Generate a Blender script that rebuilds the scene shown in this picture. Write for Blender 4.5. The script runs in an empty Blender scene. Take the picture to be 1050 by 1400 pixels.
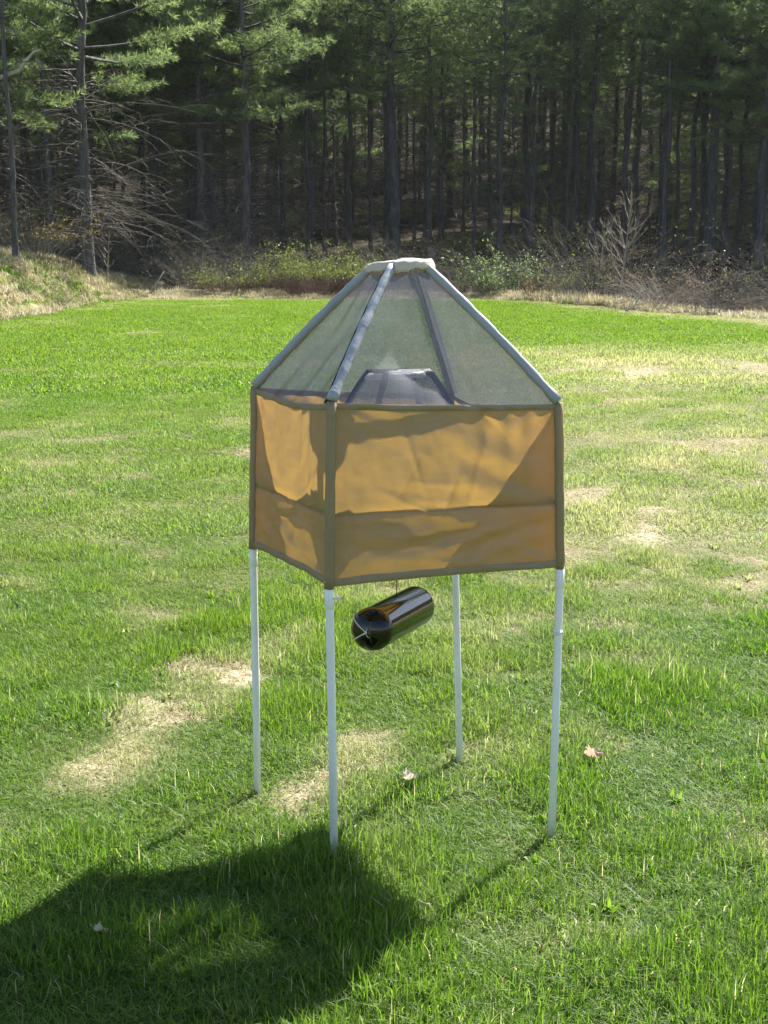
import bpy, math, random
import numpy as np
from mathutils import Vector, Matrix

S = bpy.context.scene
C = S.collection
random.seed(4)
RNG = np.random.default_rng(11)

# ------------------------------------------------------------------ camera, sky, sun, exposure
cam_d = bpy.data.cameras.new('camera')
cam = bpy.data.objects.new('camera', cam_d)
C.objects.link(cam)
cam.location = (0, 0, 1.62)
cam.rotation_euler = (math.radians(90) - math.atan(360 / 1800), 0, 0)
cam_d.sensor_fit = 'VERTICAL'
cam_d.sensor_height = 36
cam_d.sensor_width = 27
cam_d.lens = 36 * 1800 / 1400
cam_d.clip_start = 0.05
cam_d.clip_end = 3000
S.camera = cam

SUN_EL = math.radians(46)
SUN_AZ = math.atan2(.529, .849)          # clockwise from +Y
w = bpy.data.worlds.new('World')
S.world = w
w.use_nodes = True
nt = w.node_tree
sky = nt.nodes.new('ShaderNodeTexSky')
sky.sky_type = 'NISHITA'
sky.sun_disc = False
sky.sun_elevation = SUN_EL
sky.sun_rotation = SUN_AZ
bg = nt.nodes['Background']
bg.inputs['Strength'].default_value = 0.066
nt.links.new(sky.outputs[0], bg.inputs[0])

sd = bpy.data.lights.new('sun', 'SUN')
sd.energy = 5.0
sd.angle = math.radians(0.53)
sd.color = (1.0, 0.95, 0.87)
sun = bpy.data.objects.new('sun', sd)
C.objects.link(sun)
to_sun = Vector((math.sin(SUN_AZ) * math.cos(SUN_EL), math.cos(SUN_AZ) * math.cos(SUN_EL), math.sin(SUN_EL)))
sun.rotation_euler = to_sun.to_track_quat('Z', 'Y').to_euler()

vs = S.view_settings
vs.view_transform = 'Standard'
vs.look = 'None'
vs.exposure = 1.65
vs.gamma = 1
vs.use_curve_mapping = False
cy = S.cycles
cy.max_bounces = 10
cy.transparent_max_bounces = 24
cy.transmission_bounces = 6
cy.diffuse_bounces = 4
cy.use_denoising = True

# ------------------------------------------------------------------ helpers
def hash2(ix, iy, seed):
    n = (ix.astype(np.int64) * 374761393 + iy.astype(np.int64) * 668265263 + seed * 974634777) & 0xFFFFFFFF
    n = ((n ^ (n >> 13)) * 1274126177) & 0xFFFFFFFF
    n = n ^ (n >> 16)
    return (n & 0xFFFFFF) / float(0xFFFFFF)

def vnoise(x, y, scale, seed=0):
    x = np.asarray(x, float) / scale
    y = np.asarray(y, float) / scale
    ix = np.floor(x).astype(np.int64)
    iy = np.floor(y).astype(np.int64)
    fx = x - ix
    fy = y - iy
    fx = fx * fx * (3 - 2 * fx)
    fy = fy * fy * (3 - 2 * fy)
    a = hash2(ix, iy, seed); b = hash2(ix + 1, iy, seed)
    c = hash2(ix, iy + 1, seed); d = hash2(ix + 1, iy + 1, seed)
    return (a * (1 - fx) + b * fx) * (1 - fy) + (c * (1 - fx) + d * fx) * fy

def fbm(x, y, scale, seed=0, octv=3):
    s = 0; a = 1; t = 0
    for i in range(octv):
        s = s + a * vnoise(x, y, scale / 2 ** i, seed + i * 17)
        t += a
        a *= .55
    return s / t

def sstep(a, b, x):
    t = np.clip((np.asarray(x, float) - a) / (b - a), 0, 1)
    return t * t * (3 - 2 * t)

class MB:
    """collects vertices and faces"""
    def __init__(s):
        s.v = []; s.f = []
    def n(s):
        return len(s.v)
    def tube(s, pts, radii, sides=8, caps=True, seed=None, rough=0.0):
        rr = random.Random(seed)
        base = s.n()
        pts = [Vector(p) for p in pts]
        up = None
        for i, p in enumerate(pts):
            if i == 0: t = pts[1] - p
            elif i == len(pts) - 1: t = p - pts[i - 1]
            else: t = pts[i + 1] - pts[i - 1]
            t.normalize()
            if up is None:
                up = Vector((1, 0, 0)) if abs(t.x) < .8 else Vector((0, 1, 0))
            u = (up - t * up.dot(t)).normalized()
            up = u
            v = t.cross(u)
            r = radii[i] if hasattr(radii, '__len__') else radii
            for k in range(sides):
                a = 2 * math.pi * k / sides
                q = r * (1 + (rr.uniform(-rough, rough) if rough else 0))
                s.v.append(tuple(p + u * math.cos(a) * q + v * math.sin(a) * q))
        for i in range(len(pts) - 1):
            for k in range(sides):
                a = base + i * sides + k
                b = base + i * sides + (k + 1) % sides
                s.f.append((a, b, b + sides, a + sides))
        if caps:
            s.f.append(tuple(base + k for k in reversed(range(sides))))
            e = base + (len(pts) - 1) * sides
            s.f.append(tuple(e + k for k in range(sides)))
        return s
    def grid(s, P):
        """P: array (n,m,3)"""
        n, m = P.shape[:2]
        base = s.n()
        s.v.extend(map(tuple, P.reshape(-1, 3).tolist()))
        for i in range(n - 1):
            for j in range(m - 1):
                a = base + i * m + j
                s.f.append((a, a + 1, a + m + 1, a + m))
        return s
    def sphere(s, c, r, nu=12, nv=8):
        c = np.array(c)
        r = np.array(r) if hasattr(r, '__len__') else np.array([r, r, r])
        u = np.linspace(0, 2 * np.pi, nu + 1)
        v = np.linspace(-np.pi / 2, np.pi / 2, nv + 1)
        P = np.zeros((nv + 1, nu + 1, 3))
        for i in range(nv + 1):
            P[i, :, 0] = np.cos(v[i]) * np.cos(u)
            P[i, :, 1] = np.cos(v[i]) * np.sin(u)
            P[i, :, 2] = np.sin(v[i])
        return s.grid(P * r + c)
    def mesh(s, name, mat, smooth=True):
        me = bpy.data.meshes.new(name)
        me.from_pydata(s.v, [], s.f)
        if mat: me.materials.append(mat)
        if smooth:
            me.polygons.foreach_set('use_smooth', [True] * len(me.polygons))
        me.update()
        return me

def np_mesh(name, V, F, mat, attrs=None, smooth=False):
    """V (n,3); F (k,3) triangles or list of arrays for mixed"""
    me = bpy.data.meshes.new(name)
    V = np.asarray(V, np.float32)
    me.vertices.add(len(V))
    me.vertices.foreach_set('co', V.ravel())
    F = np.asarray(F, np.int32)
    k = F.shape[1]
    me.loops.add(F.size)
    me.loops.foreach_set('vertex_index', F.ravel())
    me.polygons.add(len(F))
    me.polygons.foreach_set('loop_start', np.arange(0, F.size, k, dtype=np.int32))
    me.polygons.foreach_set('loop_total', np.full(len(F), k, np.int32))
    if smooth:
        me.polygons.foreach_set('use_smooth', np.ones(len(F), bool))
    if mat: me.materials.append(mat)
    for an, arr in (attrs or {}).items():
        at = me.attributes.new(an, 'FLOAT', 'POINT')
        at.data.foreach_set('value', np.asarray(arr, np.float32))
    me.update()
    me.validate()
    return me

def ob(name, me, parent=None):
    o = bpy.data.objects.new(name, me)
    C.objects.link(o)
    if parent is not None: o.parent = parent
    return o

def tag(o, label=None, cat=None, group=None, kind=None):
    if label: o['label'] = label
    if cat: o['category'] = cat
    if group: o['group'] = group
    if kind: o['kind'] = kind
    return o

def empty(name, loc=(0, 0, 0), rz=0.0):
    o = bpy.data.objects.new(name, None)
    o.empty_display_size = .2
    o.location = loc
    o.rotation_euler = (0, 0, rz)
    C.objects.link(o)
    return o

def copy_tree(o, parent=None):
    c = o.copy()
    C.objects.link(c)
    if parent is not None: c.parent = parent
    for ch in o.children:
        copy_tree(ch, c)
    return c

# ------------------------------------------------------------------ materials
class NM:
    def __init__(s, name):
        s.m = bpy.data.materials.new(name)
        s.m.use_nodes = True
        s.t = s.m.node_tree
        s.t.nodes.clear()
        s.out = s.t.nodes.new('ShaderNodeOutputMaterial')
    def n(s, typ, **kw):
        nd = s.t.nodes.new('ShaderNode' + typ)
        for k, v in kw.items():
            if k in nd.inputs.keys(): pass
            setattr(nd, k, v)
        return nd
    def l(s, a, b):
        s.t.links.new(a, b)
    def surf(s, sock):
        s.l(sock, s.out.inputs['Surface'])
    def noise(s, vec, scale, detail=3, rough=.55, dist=0):
        nd = s.n('TexNoise')
        nd.inputs['Scale'].default_value = scale
        nd.inputs['Detail'].default_value = detail
        nd.inputs['Roughness'].default_value = rough
        nd.inputs['Distortion'].default_value = dist
        if vec is not None: s.l(vec, nd.inputs['Vector'])
        return nd.outputs[0]
    def ramp(s, fac, stops):
        nd = s.n('ValToRGB')
        cr = nd.color_ramp
        while len(cr.elements) < len(stops): cr.elements.new(.5)
        for e, (p, c) in zip(cr.elements, stops):
            e.position = p
            e.color = (*c, 1)
        s.l(fac, nd.inputs[0])
        return nd.outputs[0]
    def mixc(s, fac, a, b):
        nd = s.n('Mix', data_type='RGBA')
        for sock, v in ((nd.inputs[0], fac), (nd.inputs[6], a), (nd.inputs[7], b)):
            if isinstance(v, (int, float)): sock.default_value = v
            elif isinstance(v, tuple): sock.default_value = (*v, 1)
            else: s.l(v, sock)
        return nd.outputs[2]
    def math(s, op, a, b=0.0):
        nd = s.n('Math', operation=op)
        for sock, v in ((nd.inputs[0], a), (nd.inputs[1], b)):
            if isinstance(v, (int, float)): sock.default_value = v
            else: s.l(v, sock)
        return nd.outputs[0]
    def sock(s, sock, v):
        if isinstance(v, (int, float)): sock.default_value = v
        elif isinstance(v, tuple): sock.default_value = (*v, 1) if len(v) == 3 else v
        else: s.l(v, sock)
    def diffuse(s, col, normal=None):
        nd = s.n('BsdfDiffuse')
        s.sock(nd.inputs['Color'], col)
        if normal is not None: s.l(normal, nd.inputs['Normal'])
        return nd.outputs[0]
    def transl(s, col, normal=None):
        nd = s.n('BsdfTranslucent')
        s.sock(nd.inputs['Color'], col)
        if normal is not None: s.l(normal, nd.inputs['Normal'])
        return nd.outputs[0]
    def gloss(s, col, rough):
        nd = s.n('BsdfGlossy')
        s.sock(nd.inputs['Color'], col)
        s.sock(nd.inputs['Roughness'], rough)
        return nd.outputs[0]
    def mixs(s, fac, a, b):
        nd = s.n('MixShader')
        s.sock(nd.inputs[0], fac)
        s.l(a, nd.inputs[1]); s.l(b, nd.inputs[2])
        return nd.outputs[0]
    def princ(s, col, rough=.6, spec=.5, normal=None, **kw):
        nd = s.n('BsdfPrincipled')
        s.sock(nd.inputs['Base Color'], col)
        s.sock(nd.inputs['Roughness'], rough)
        s.sock(nd.inputs['Specular IOR Level'], spec)
        for k, v in kw.items(): s.sock(nd.inputs[k], v)
        if normal is not None: s.l(normal, nd.inputs['Normal'])
        return nd.outputs[0]
    def bump(s, h, strength=.3, dist=.01):
        nd = s.n('Bump')
        nd.inputs['Strength'].default_value = strength
        nd.inputs['Distance'].default_value = dist
        s.l(h, nd.inputs['Height'])
        return nd.outputs[0]
    def coord(s, which='Object'):
        return s.n('TexCoord').outputs[which]
    def pos(s):
        return s.n('NewGeometry').outputs['Position']
    def attr(s, name, typ='GEOMETRY'):
        nd = s.n('Attribute', attribute_name=name, attribute_type=typ)
        return nd.outputs['Fac']
    def scalev(s, vec, sc):
        nd = s.n('Mapping')
        nd.inputs['Scale'].default_value = sc
        s.l(vec, nd.inputs['Vector'])
        return nd.outputs[0]

# --- ground sheet
def mat_ground():
    m = NM('ground_soil')
    p = m.pos()
    dry = m.attr('dry'); forest = m.attr('forest'); bank = m.attr('bank')
    n1 = m.noise(p, 9, 4, .65)
    n2 = m.noise(p, 60, 3, .6)
    lawn = m.ramp(n1, [(.3, (.045, .065, .015)), (.55, (.075, .11, .022)), (.75, (.12, .12, .05))])
    straw = m.ramp(n2, [(.25, (.20, .165, .11)), (.5, (.40, .35, .24)), (.75, (.52, .47, .35))])
    base = m.mixc(dry, lawn, straw)
    n3 = m.noise(p, 1.1, 5, .6)
    bk = m.ramp(n3, [(.35, (.09, .12, .03)), (.47, (.28, .25, .13)), (.65, (.42, .37, .25))])
    base = m.mixc(bank, base, bk)
    n4 = m.noise(p, 2.2, 6, .65)
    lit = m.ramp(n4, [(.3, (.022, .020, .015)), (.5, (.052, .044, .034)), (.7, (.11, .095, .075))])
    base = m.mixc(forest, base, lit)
    b = m.bump(m.noise(p, 45, 4, .7), .8, .02)
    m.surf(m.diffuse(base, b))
    return m.m

def mat_grass(name, cols, strawcol, transl_gain=1.6, straw_frac=.9, gl=.05):
    m = NM(name)
    r = m.attr('rnd')
    d = m.attr('dry', 'INSTANCER')
    green = m.ramp(r, [(0, cols[0]), (.5, cols[1]), (straw_frac, cols[2]), (min(1, straw_frac + .02), strawcol)])
    tint = m.attr('tint', 'INSTANCER')
    green = m.mixc(m.math('MULTIPLY', tint, .55), green, cols[3])
    col = m.mixc(d, green, strawcol)
    tc = m.n('HueSaturation')
    tc.inputs['Value'].default_value = transl_gain
    tc.inputs['Saturation'].default_value = 1.08
    m.l(col, tc.inputs['Color'])
    sh = m.mixs(.5, m.diffuse(col), m.transl(tc.outputs[0]))
    sh = m.mixs(gl, sh, m.gloss((.9, .95, .9), .5))
    m.surf(sh)
    return m.m

def mat_leaf(name, c0, c1, tgain=1.5, gl=.03, seedscale=.6):
    m = NM(name)
    p = m.pos()
    oi = m.n('ObjectInfo').outputs['Random']
    n = m.noise(p, seedscale, 3, .6)
    f = m.math('ADD', m.math('MULTIPLY', n, .9), m.math('MULTIPLY', oi, .25))
    col = m.ramp(f, [(.35, c0), (.75, c1)])
    tc = m.n('HueSaturation')
    tc.inputs['Value'].default_value = tgain
    m.l(col, tc.inputs['Color'])
    sh = m.mixs(.5, m.diffuse(col), m.transl(tc.outputs[0]))
    sh = m.mixs(gl, sh, m.gloss((.9, .95, 1), .4))
    m.surf(sh)
    return m.m

def mat_bark(name, c0, c1, c2, sc=(9, 9, 1.6)):
    m = NM(name)
    v = m.scalev(m.coord('Object'), sc)
    n = m.noise(v, 1.0, 5, .65, .4)
    n2 = m.noise(m.pos(), .7, 3, .5)
    col = m.ramp(n, [(.32, c0), (.52, c1), (.72, c2)])
    col = m.mixc(m.math('MULTIPLY', n2, .5), col, c1)
    b = m.bump(n, .9, .05)
    m.surf(m.princ(col, .9, .2, b))
    return m.m

def mat_canvas(name, dcol, tcol, tf):
    m = NM(name)
    co = m.coord('Object')
    wx = m.n('TexNoise')
    n = m.noise(m.scalev(co, (14, 14, 60)), 1, 3, .6)
    n2 = m.noise(co, 3.5, 4, .6)
    weave = m.noise(m.scalev(co, (350, 350, 900)), 1, 2, .6)
    thr = m.noise(m.scalev(co, (5, 5, 420)), 1, 2, .7)
    f = m.math('ADD', m.math('MULTIPLY', n, .30), m.math('ADD', m.math('MULTIPLY', n2, .45), m.math('MULTIPLY', thr, .25)))
    k = m.ramp(f, [(.3, (.86, .86, .86)), (.7, (1.06, 1.06, 1.06))])
    mul = m.n('Mix', data_type='RGBA', blend_type='MULTIPLY')
    mul.inputs[0].default_value = 1
    mul.inputs[6].default_value = (*dcol, 1)
    m.l(k, mul.inputs[7])
    mul2 = m.n('Mix', data_type='RGBA', blend_type='MULTIPLY')
    mul2.inputs[0].default_value = 1
    mul2.inputs[6].default_value = (*tcol, 1)
    m.l(k, mul2.inputs[7])
    b = m.bump(m.math('ADD', weave, m.math('MULTIPLY', m.noise(co, 22, 4, .6), 2.0)), .5, .0025)
    sh = m.mixs(tf, m.diffuse(mul.outputs[2], b), m.transl(mul2.outputs[2], b))
    sh = m.mixs(.035, sh, m.gloss((.9, .9, 1), .45))
    m.surf(sh)
    return m.m

def mat_screen(name, T, dcol, tcol):
    m = NM(name)
    co = m.coord('Object')
    tr = m.n('BsdfTransparent').outputs[0]
    n = m.noise(m.scalev(co, (500, 500, 500)), 1, 1, .5)
    n2 = m.noise(co, 5, 3, .5)
    f = m.math('ADD', m.math('MULTIPLY', m.math('SUBTRACT', n, .5), .30), m.math('ADD', 1 - T - .05, m.math('MULTIPLY', n2, .1)))
    lw = m.n('LayerWeight')          # a woven screen is denser seen aslant
    lw.inputs['Blend'].default_value = .5
    f = m.math('ADD', f, m.math('MULTIPLY', m.math('POWER', lw.outputs['Facing'], 3.0), .30))
    sh = m.mixs(.55, m.diffuse(dcol), m.transl(tcol))
    sh = m.mixs(.18, sh, m.gloss((.8, .85, .95), .32))
    m.surf(m.mixs(f, tr, sh))
    return m.m

def mat_simple(name, col, rough=.5, spec=.5, bump=None, var=.0, vs=8, **kw):
    m = NM(name)
    co = m.coord('Object')
    b = None
    if bump:
        b = m.bump(m.noise(co, bump[0], 4, .6), bump[1], bump[2])
    c = col
    if var:
        n = m.noise(co, vs, 4, .6)
        lo = tuple(x * (1 - var) for x in col); hi = tuple(min(1, x * (1 + var * .6)) for x in col)
        c = m.ramp(n, [(.3, lo), (.7, hi)])
    m.surf(m.princ(c, rough, spec, b, **kw))
    return m.m

M_GROUND = mat_ground()
STRAW = (.45, .40, .25)
M_GRASS = mat_grass('lawn_blade', [(.038, .092, .011), (.078, .174, .017), (.158, .248, .038), (.150, .215, .026)], STRAW, 1.8, .97, .02)
M_THATCH = mat_grass('straw_blade', [(.30, .245, .15), (.42, .37, .25), (.52, .47, .34), (.24, .24, .09)], (.58, .53, .42), 1.2, .8, .02)
M_DRYGRASS = mat_grass('tall_dry_blade', [(.30, .25, .15), (.42, .36, .24), (.54, .48, .35), (.20, .23, .06)], (.58, .53, .42), 1.2, .8, .04)
M_NEEDLE = mat_leaf('pine_needles', (.056, .092, .038), (.150, .200, .068), 2.0, .02, .5)
M_BARK = mat_bark('pine_bark', (.045, .042, .042), (.105, .10, .10), (.20, .198, .20))
M_TWIG = mat_bark('dead_twig', (.05, .043, .036), (.125, .112, .098), (.25, .23, .21), (4, 4, 4))
M_PALEWOOD = mat_bark('bleached_wood', (.30, .28, .26), (.45, .43, .40), (.58, .56, .53), (6, 6, 6))
M_SAPBARK = mat_bark('sapling_bark', (.16, .14, .11), (.26, .23, .19), (.36, .33, .28), (6, 6, 4))
M_BUSHLEAF = mat_leaf('young_bush_leaf', (.075, .10, .022), (.17, .20, .055), 1.5, .02, 2.0)
M_BRIGHTLEAF = mat_leaf('fresh_spring_leaf', (.10, .15, .02), (.20, .25, .04), 1.5, .03, 3.0)
M_REDLEAF = mat_leaf('rusty_leaf', (.09, .060, .042), (.17, .115, .085), 1.3, .02, 3.0)
M_YELLEAF = mat_leaf('yellow_leaf', (.16, .12, .03), (.25, .19, .05), 1.3, .02, 3.0)
M_REDCANE = mat_bark('red_cane', (.07, .038, .028), (.13, .08, .06), (.20, .15, .11), (5, 5, 5))

# ------------------------------------------------------------------ terrain
def y_edge(X):
    X = np.asarray(X, float)
    e = np.minimum(44.2 + .1 * np.sin(X * 1.3), 43.2 - 2.5 * (X - 4.1))
    return np.maximum(e, 20)

def outside(X, Y):
    X = np.asarray(X, float); Y = np.asarray(Y, float)
    d = Y - y_edge(X)
    return np.where(X > 4.1, d / (1 + 1.6 * sstep(4.1, 6, X) * sstep(60, 20, Y - 20)), d)

def foot_x(Y):
    return -8.65 + .6 * sstep(38, 47, Y) + .15 * np.sin(np.asarray(Y, float) * .8)

def height(X, Y):
    X = np.asarray(X, float); Y = np.asarray(Y, float)
    d = outside(X, Y)
    far = sstep(50, 78, Y)
    dm = np.where(d > 3, d * (1 - far) + np.maximum(Y - 44.0, 3) * far, d)
    hf = np.interp(dm, [-5, 0, 1.5, 5, 17, 26, 46, 80, 160, 260, 600], [0, 0, .10, .30, .75, 1.4, 3.9, 9, 26, 48, 60])
    dl = foot_x(Y) - X
    hb = np.interp(dl, [0, .25, .9, 1.6, 2.3, 5, 20, 80], [0, .12, .62, 1.12, 1.42, 1.6, 2.4, 7]) * sstep(8, 22, Y)
    hb = hb * (1 - .55 * sstep(39, 50, Y))
    k = np.maximum(hf, hb)
    rough = sstep(.2, 2, np.maximum(d, dl))
    k = k + rough * ((fbm(X, Y, 3.0, 5) - .5) * .35 + (fbm(X, Y, 12, 9) - .5) * .5 * sstep(3, 12, np.maximum(d, dl)))
    k = k + (1 - rough) * ((vnoise(X, Y, .45, 3) - .5) * .018 + (vnoise(X, Y, 4.0, 4) - .5) * .03 * sstep(5, 9, Y))
    return k

def seg_d(X, Y, a, b):
    ax, ay = a; bx, by = b
    t = np.clip(((X - ax) * (bx - ax) + (Y - ay) * (by - ay)) / ((bx - ax) ** 2 + (by - ay) ** 2), 0, 1)
    return np.hypot(X - ax - t * (bx - ax), Y - ay - t * (by - ay))

def dryness(X, Y):
    """0 lush, 1 straw; real bare and straw patches of this lawn"""
    X = np.asarray(X, float); Y = np.asarray(Y, float)
    n = .6 * fbm(X, Y * .7, .5, 21, 4) + .4 * fbm(X, Y, 2.6, 23, 2)
    n2 = fbm(X, Y, .35, 31, 3)
    d = sstep(.58, .78, n) * .5 * sstep(3.2, 5.0, Y)
    d = d + (.02 + .22 * sstep(.5, .72, n2)) * sstep(30, 10, Y) * (1 - .7 * sstep(.35, .15, np.abs(X + .45) - .15) * sstep(3.4, 3.2, Y))
    right = sstep(.02, .14, X / np.maximum(Y, 1)) * sstep(5.6, 8.0, Y) * sstep(25, 18, Y)
    d = d + right * (.30 + .45 * sstep(.42, .66, n))
    right2 = sstep(.10, .20, X / np.maximum(Y, 1)) * sstep(24, 20, Y) * sstep(15, 18, Y)
    d = d + right2 * .25
    left = sstep(.03, -.05, X / np.maximum(Y, 1)) * sstep(5.3, 7.0, Y) * sstep(15, 9.5, Y)
    d = d + left * (.10 + .5 * sstep(.45, .66, n))
    wob = (n2 - .5) * .9
    path = np.minimum.reduce([seg_d(X, Y, (-.44, 5.25), (-.63, 4.85)), seg_d(X, Y, (-.63, 4.85), (-.79, 4.35)) + .02, seg_d(X, Y, (-.79, 4.35), (-.92, 3.9)) + .03])
    d = np.maximum(d, sstep(.25, .04, path + wob * .5) * (.5 + .5 * sstep(.40, .52, fbm(X, Y, .2, 49, 2))))
    p2 = seg_d(X, Y, (-.05, 4.1), (-.24, 3.66))
    d = np.maximum(d, sstep(.17, .03, p2 + wob * .3) * .8)
    for (cx, cy, r, a) in ((1.6, 6.7, 1.1, .72), (1.05, 5.75, .4, .6), (-1.37, 8.45, .35, .55), (-.9, 7.8, .3, .6), (5.3, 19.9, 1.6, .2),
                           (4.3, 21.3, 1.2, .25), (.5, 4.9, .3, .5), (2.4, 8.6, .6, .4), (-2.2, 6.2, .5, .6), (-1.1, 5.7, .3, .45)):
        q = np.hypot((X - cx) / 1.2, Y - cy)
        d = np.maximum(d, sstep(r, r * .3, q + wob * r * 1.2) * a * (.25 + .75 * sstep(.44, .54, fbm(X, Y * .7, .17, 47, 2))))
    # margin strip of dead grass along the wood
    e = -outside(X, Y)
    d = np.maximum(d, sstep(2.6, .6, e + (n - .5) * 1.2) * .75)
    return np.clip(d, 0, 1)

def axis_pts(lo, hi, c, dens, grow):
    a = [c]
    st = dens
    while a[-1] < hi:
        a.append(a[-1] + st); st *= grow
    b = [c]
    st = dens
    while b[-1] > lo:
        b.append(b[-1] - st); st *= grow
    return np.array(sorted(set(a + b)))

gx = axis_pts(-500, 500, 0.0, .07, 1.028)
gy = np.concatenate([np.arange(-40, 2, 3.0), np.arange(2, 9, .09), np.arange(9, 26, .3), np.arange(26, 60, .4), np.arange(60, 130, 2.0), np.arange(130, 700, 12.0)])
GX, GY = np.meshgrid(gx, gy)
GZ = height(GX, GY)
nn, mm = GX.shape
idx = np.arange(nn * mm).reshape(nn, mm)
F = np.stack([idx[:-1, :-1], idx[:-1, 1:], idx[1:, 1:], idx[1:, :-1]], -1).reshape(-1, 4)
oX, oY = GX.ravel(), GY.ravel()
dOut = outside(oX, oY)
dLeft = foot_x(oY) - oX
bankm = sstep(0, .35, dLeft) * sstep(6.0, 3.2, dLeft) * sstep(8, 20, oY) * sstep(52, 47, oY)
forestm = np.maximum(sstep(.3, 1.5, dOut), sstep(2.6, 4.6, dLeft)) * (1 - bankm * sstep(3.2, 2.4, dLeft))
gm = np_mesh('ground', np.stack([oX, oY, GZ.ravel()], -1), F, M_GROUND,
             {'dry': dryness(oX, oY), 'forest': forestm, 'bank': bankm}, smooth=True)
tag(ob('ground', gm), kind='structure')

# ------------------------------------------------------------------ grass: blade patches scattered over the lawn
def blade_patch(name, n, size, hmin, hmax, w0, w1, lean, mat, flat=0.0, seed=0, kink=.5):
    r = np.random.default_rng(seed)
    rad = size * .62 * np.sqrt(r.random(n)); an = r.random(n) * 2 * np.pi
    bx, by = rad * np.cos(an), rad * np.sin(an)
    h = hmin + (hmax - hmin) * r.random(n) ** 1.4
    wd = w0 + (w1 - w0) * r.random(n)
    az = r.random(n) * 2 * np.pi
    ln = lean * r.random(n) ** .8
    fl = r.random(n) < flat
    ln = np.where(fl, 1.25 + .25 * r.random(n), ln)
    dx, dy = np.cos(az), np.sin(az)
    tw = az + np.pi / 2 + (r.random(n) - .5) * 1.6
    sx, sy = np.cos(tw) * wd / 2, np.sin(tw) * wd / 2
    def pt(t, a):
        return bx + dx * np.sin(a) * h * t, by + dy * np.sin(a) * h * t, np.cos(a) * h * t
    m0 = np.stack([bx, by, np.zeros(n) - .004], -1)
    mx, my, mz = pt(.5, ln * .6)
    tx = mx + dx * np.sin(ln * (1 + kink)) * h * .5
    ty = my + dy * np.sin(ln * (1 + kink)) * h * .5
    tz = np.maximum(mz + np.cos(np.minimum(ln * (1 + kink), 1.9)) * h * .5, .003)
    mz = np.maximum(mz, .004)
    s = np.stack([sx, sy, np.zeros(n)], -1)
    md = np.stack([mx, my, mz], -1)
    tip = np.stack([tx, ty, tz], -1)
    V = np.stack([m0 - s, m0 + s, md + s * .85, md - s * .85, tip], 1).reshape(-1, 3)
    o = np.arange(n)[:, None] * 5
    T = np.concatenate([o + np.array([[0, 1, 2]]), o + np.array([[0, 2, 3]]), o + np.array([[3, 2, 4]])], 0)
    rnd = np.repeat(r.random(n), 5)
    me = np_mesh(name, V, T, mat, {'rnd': rnd})
    return bpy.data.objects.new(name, me)      # only a source for the scatter, never linked to the scene

def scatter(name, P, rot, scl, idx, dry, tint, sources, tilt=None):
    me = bpy.data.meshes.new(name)
    me.vertices.add(len(P))
    me.vertices.foreach_set('co', np.asarray(P, np.float32).ravel())
    def fa(nm, typ, arr, key='value'):
        a = me.attributes.new(nm, typ, 'POINT')
        a.data.foreach_set(key, np.asarray(arr).ravel())
    eul = np.zeros((len(P), 3), np.float32)
    eul[:, 2] = rot
    if tilt is not None: eul[:, :2] = tilt
    fa('irot', 'FLOAT_VECTOR', eul, 'vector')
    fa('iscl', 'FLOAT_VECTOR', np.asarray(scl, np.float32), 'vector')
    fa('iidx', 'INT', np.asarray(idx, np.int32))
    fa('dry', 'FLOAT', np.asarray(dry, np.float32))
    fa('tint', 'FLOAT', np.asarray(tint, np.float32))
    o = ob(name, me)
    g = bpy.data.node_groups.new(name + '_scatter', 'GeometryNodeTree')
    g.interface.new_socket('Geometry', in_out='INPUT', socket_type='NodeSocketGeometry')
    g.interface.new_socket('Geometry', in_out='OUTPUT', socket_type='NodeSocketGeometry')
    gi = g.nodes.new('NodeGroupInput'); go = g.nodes.new('NodeGroupOutput')
    join = g.nodes.new('GeometryNodeJoinGeometry')
    for so in reversed(sources):
        oi = g.nodes.new('GeometryNodeObjectInfo')
        oi.inputs['Object'].default_value = so
        ti = g.nodes.new('GeometryNodeGeometryToInstance')
        g.links.new(oi.outputs['Geometry'], ti.inputs[0])
        g.links.new(ti.outputs[0], join.inputs[0])
    ip = g.nodes.new('GeometryNodeInstanceOnPoints')
    def na(nm, typ):
        a = g.nodes.new('GeometryNodeInputNamedAttribute')
        a.data_type = typ
        a.inputs['Name'].default_value = nm
        return a.outputs['Attribute']
    g.links.new(gi.outputs[0], ip.inputs['Points'])
    g.links.new(join.outputs[0], ip.inputs['Instance'])
    ip.inputs['Pick Instance'].default_value = True
    g.links.new(na('iidx', 'INT'), ip.inputs['Instance Index'])
    e2r = g.nodes.new('FunctionNodeEulerToRotation')
    g.links.new(na('irot', 'FLOAT_VECTOR'), e2r.inputs[0])
    g.links.new(e2r.outputs[0], ip.inputs['Rotation'])
    g.links.new(na('iscl', 'FLOAT_VECTOR'), ip.inputs['Scale'])
    g.links.new(ip.outputs[0], go.inputs[0])
    md = o.modifiers.new('scatter', 'NODES')
    md.node_group = g
    return o

def zone(y0, y1, step, margin=1.1, jit=.5, slope=.40):
    pts = []
    ys = np.arange(y0, y1, step)
    for yy in ys:
        hw = yy * slope + margin
        xs = np.arange(-hw, hw, step)
        pts.append(np.stack([xs, np.full_like(xs, yy)], -1))
    P = np.concatenate(pts)
    return P + (RNG.random(P.shape) - .5) * step * 2 * jit

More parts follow.
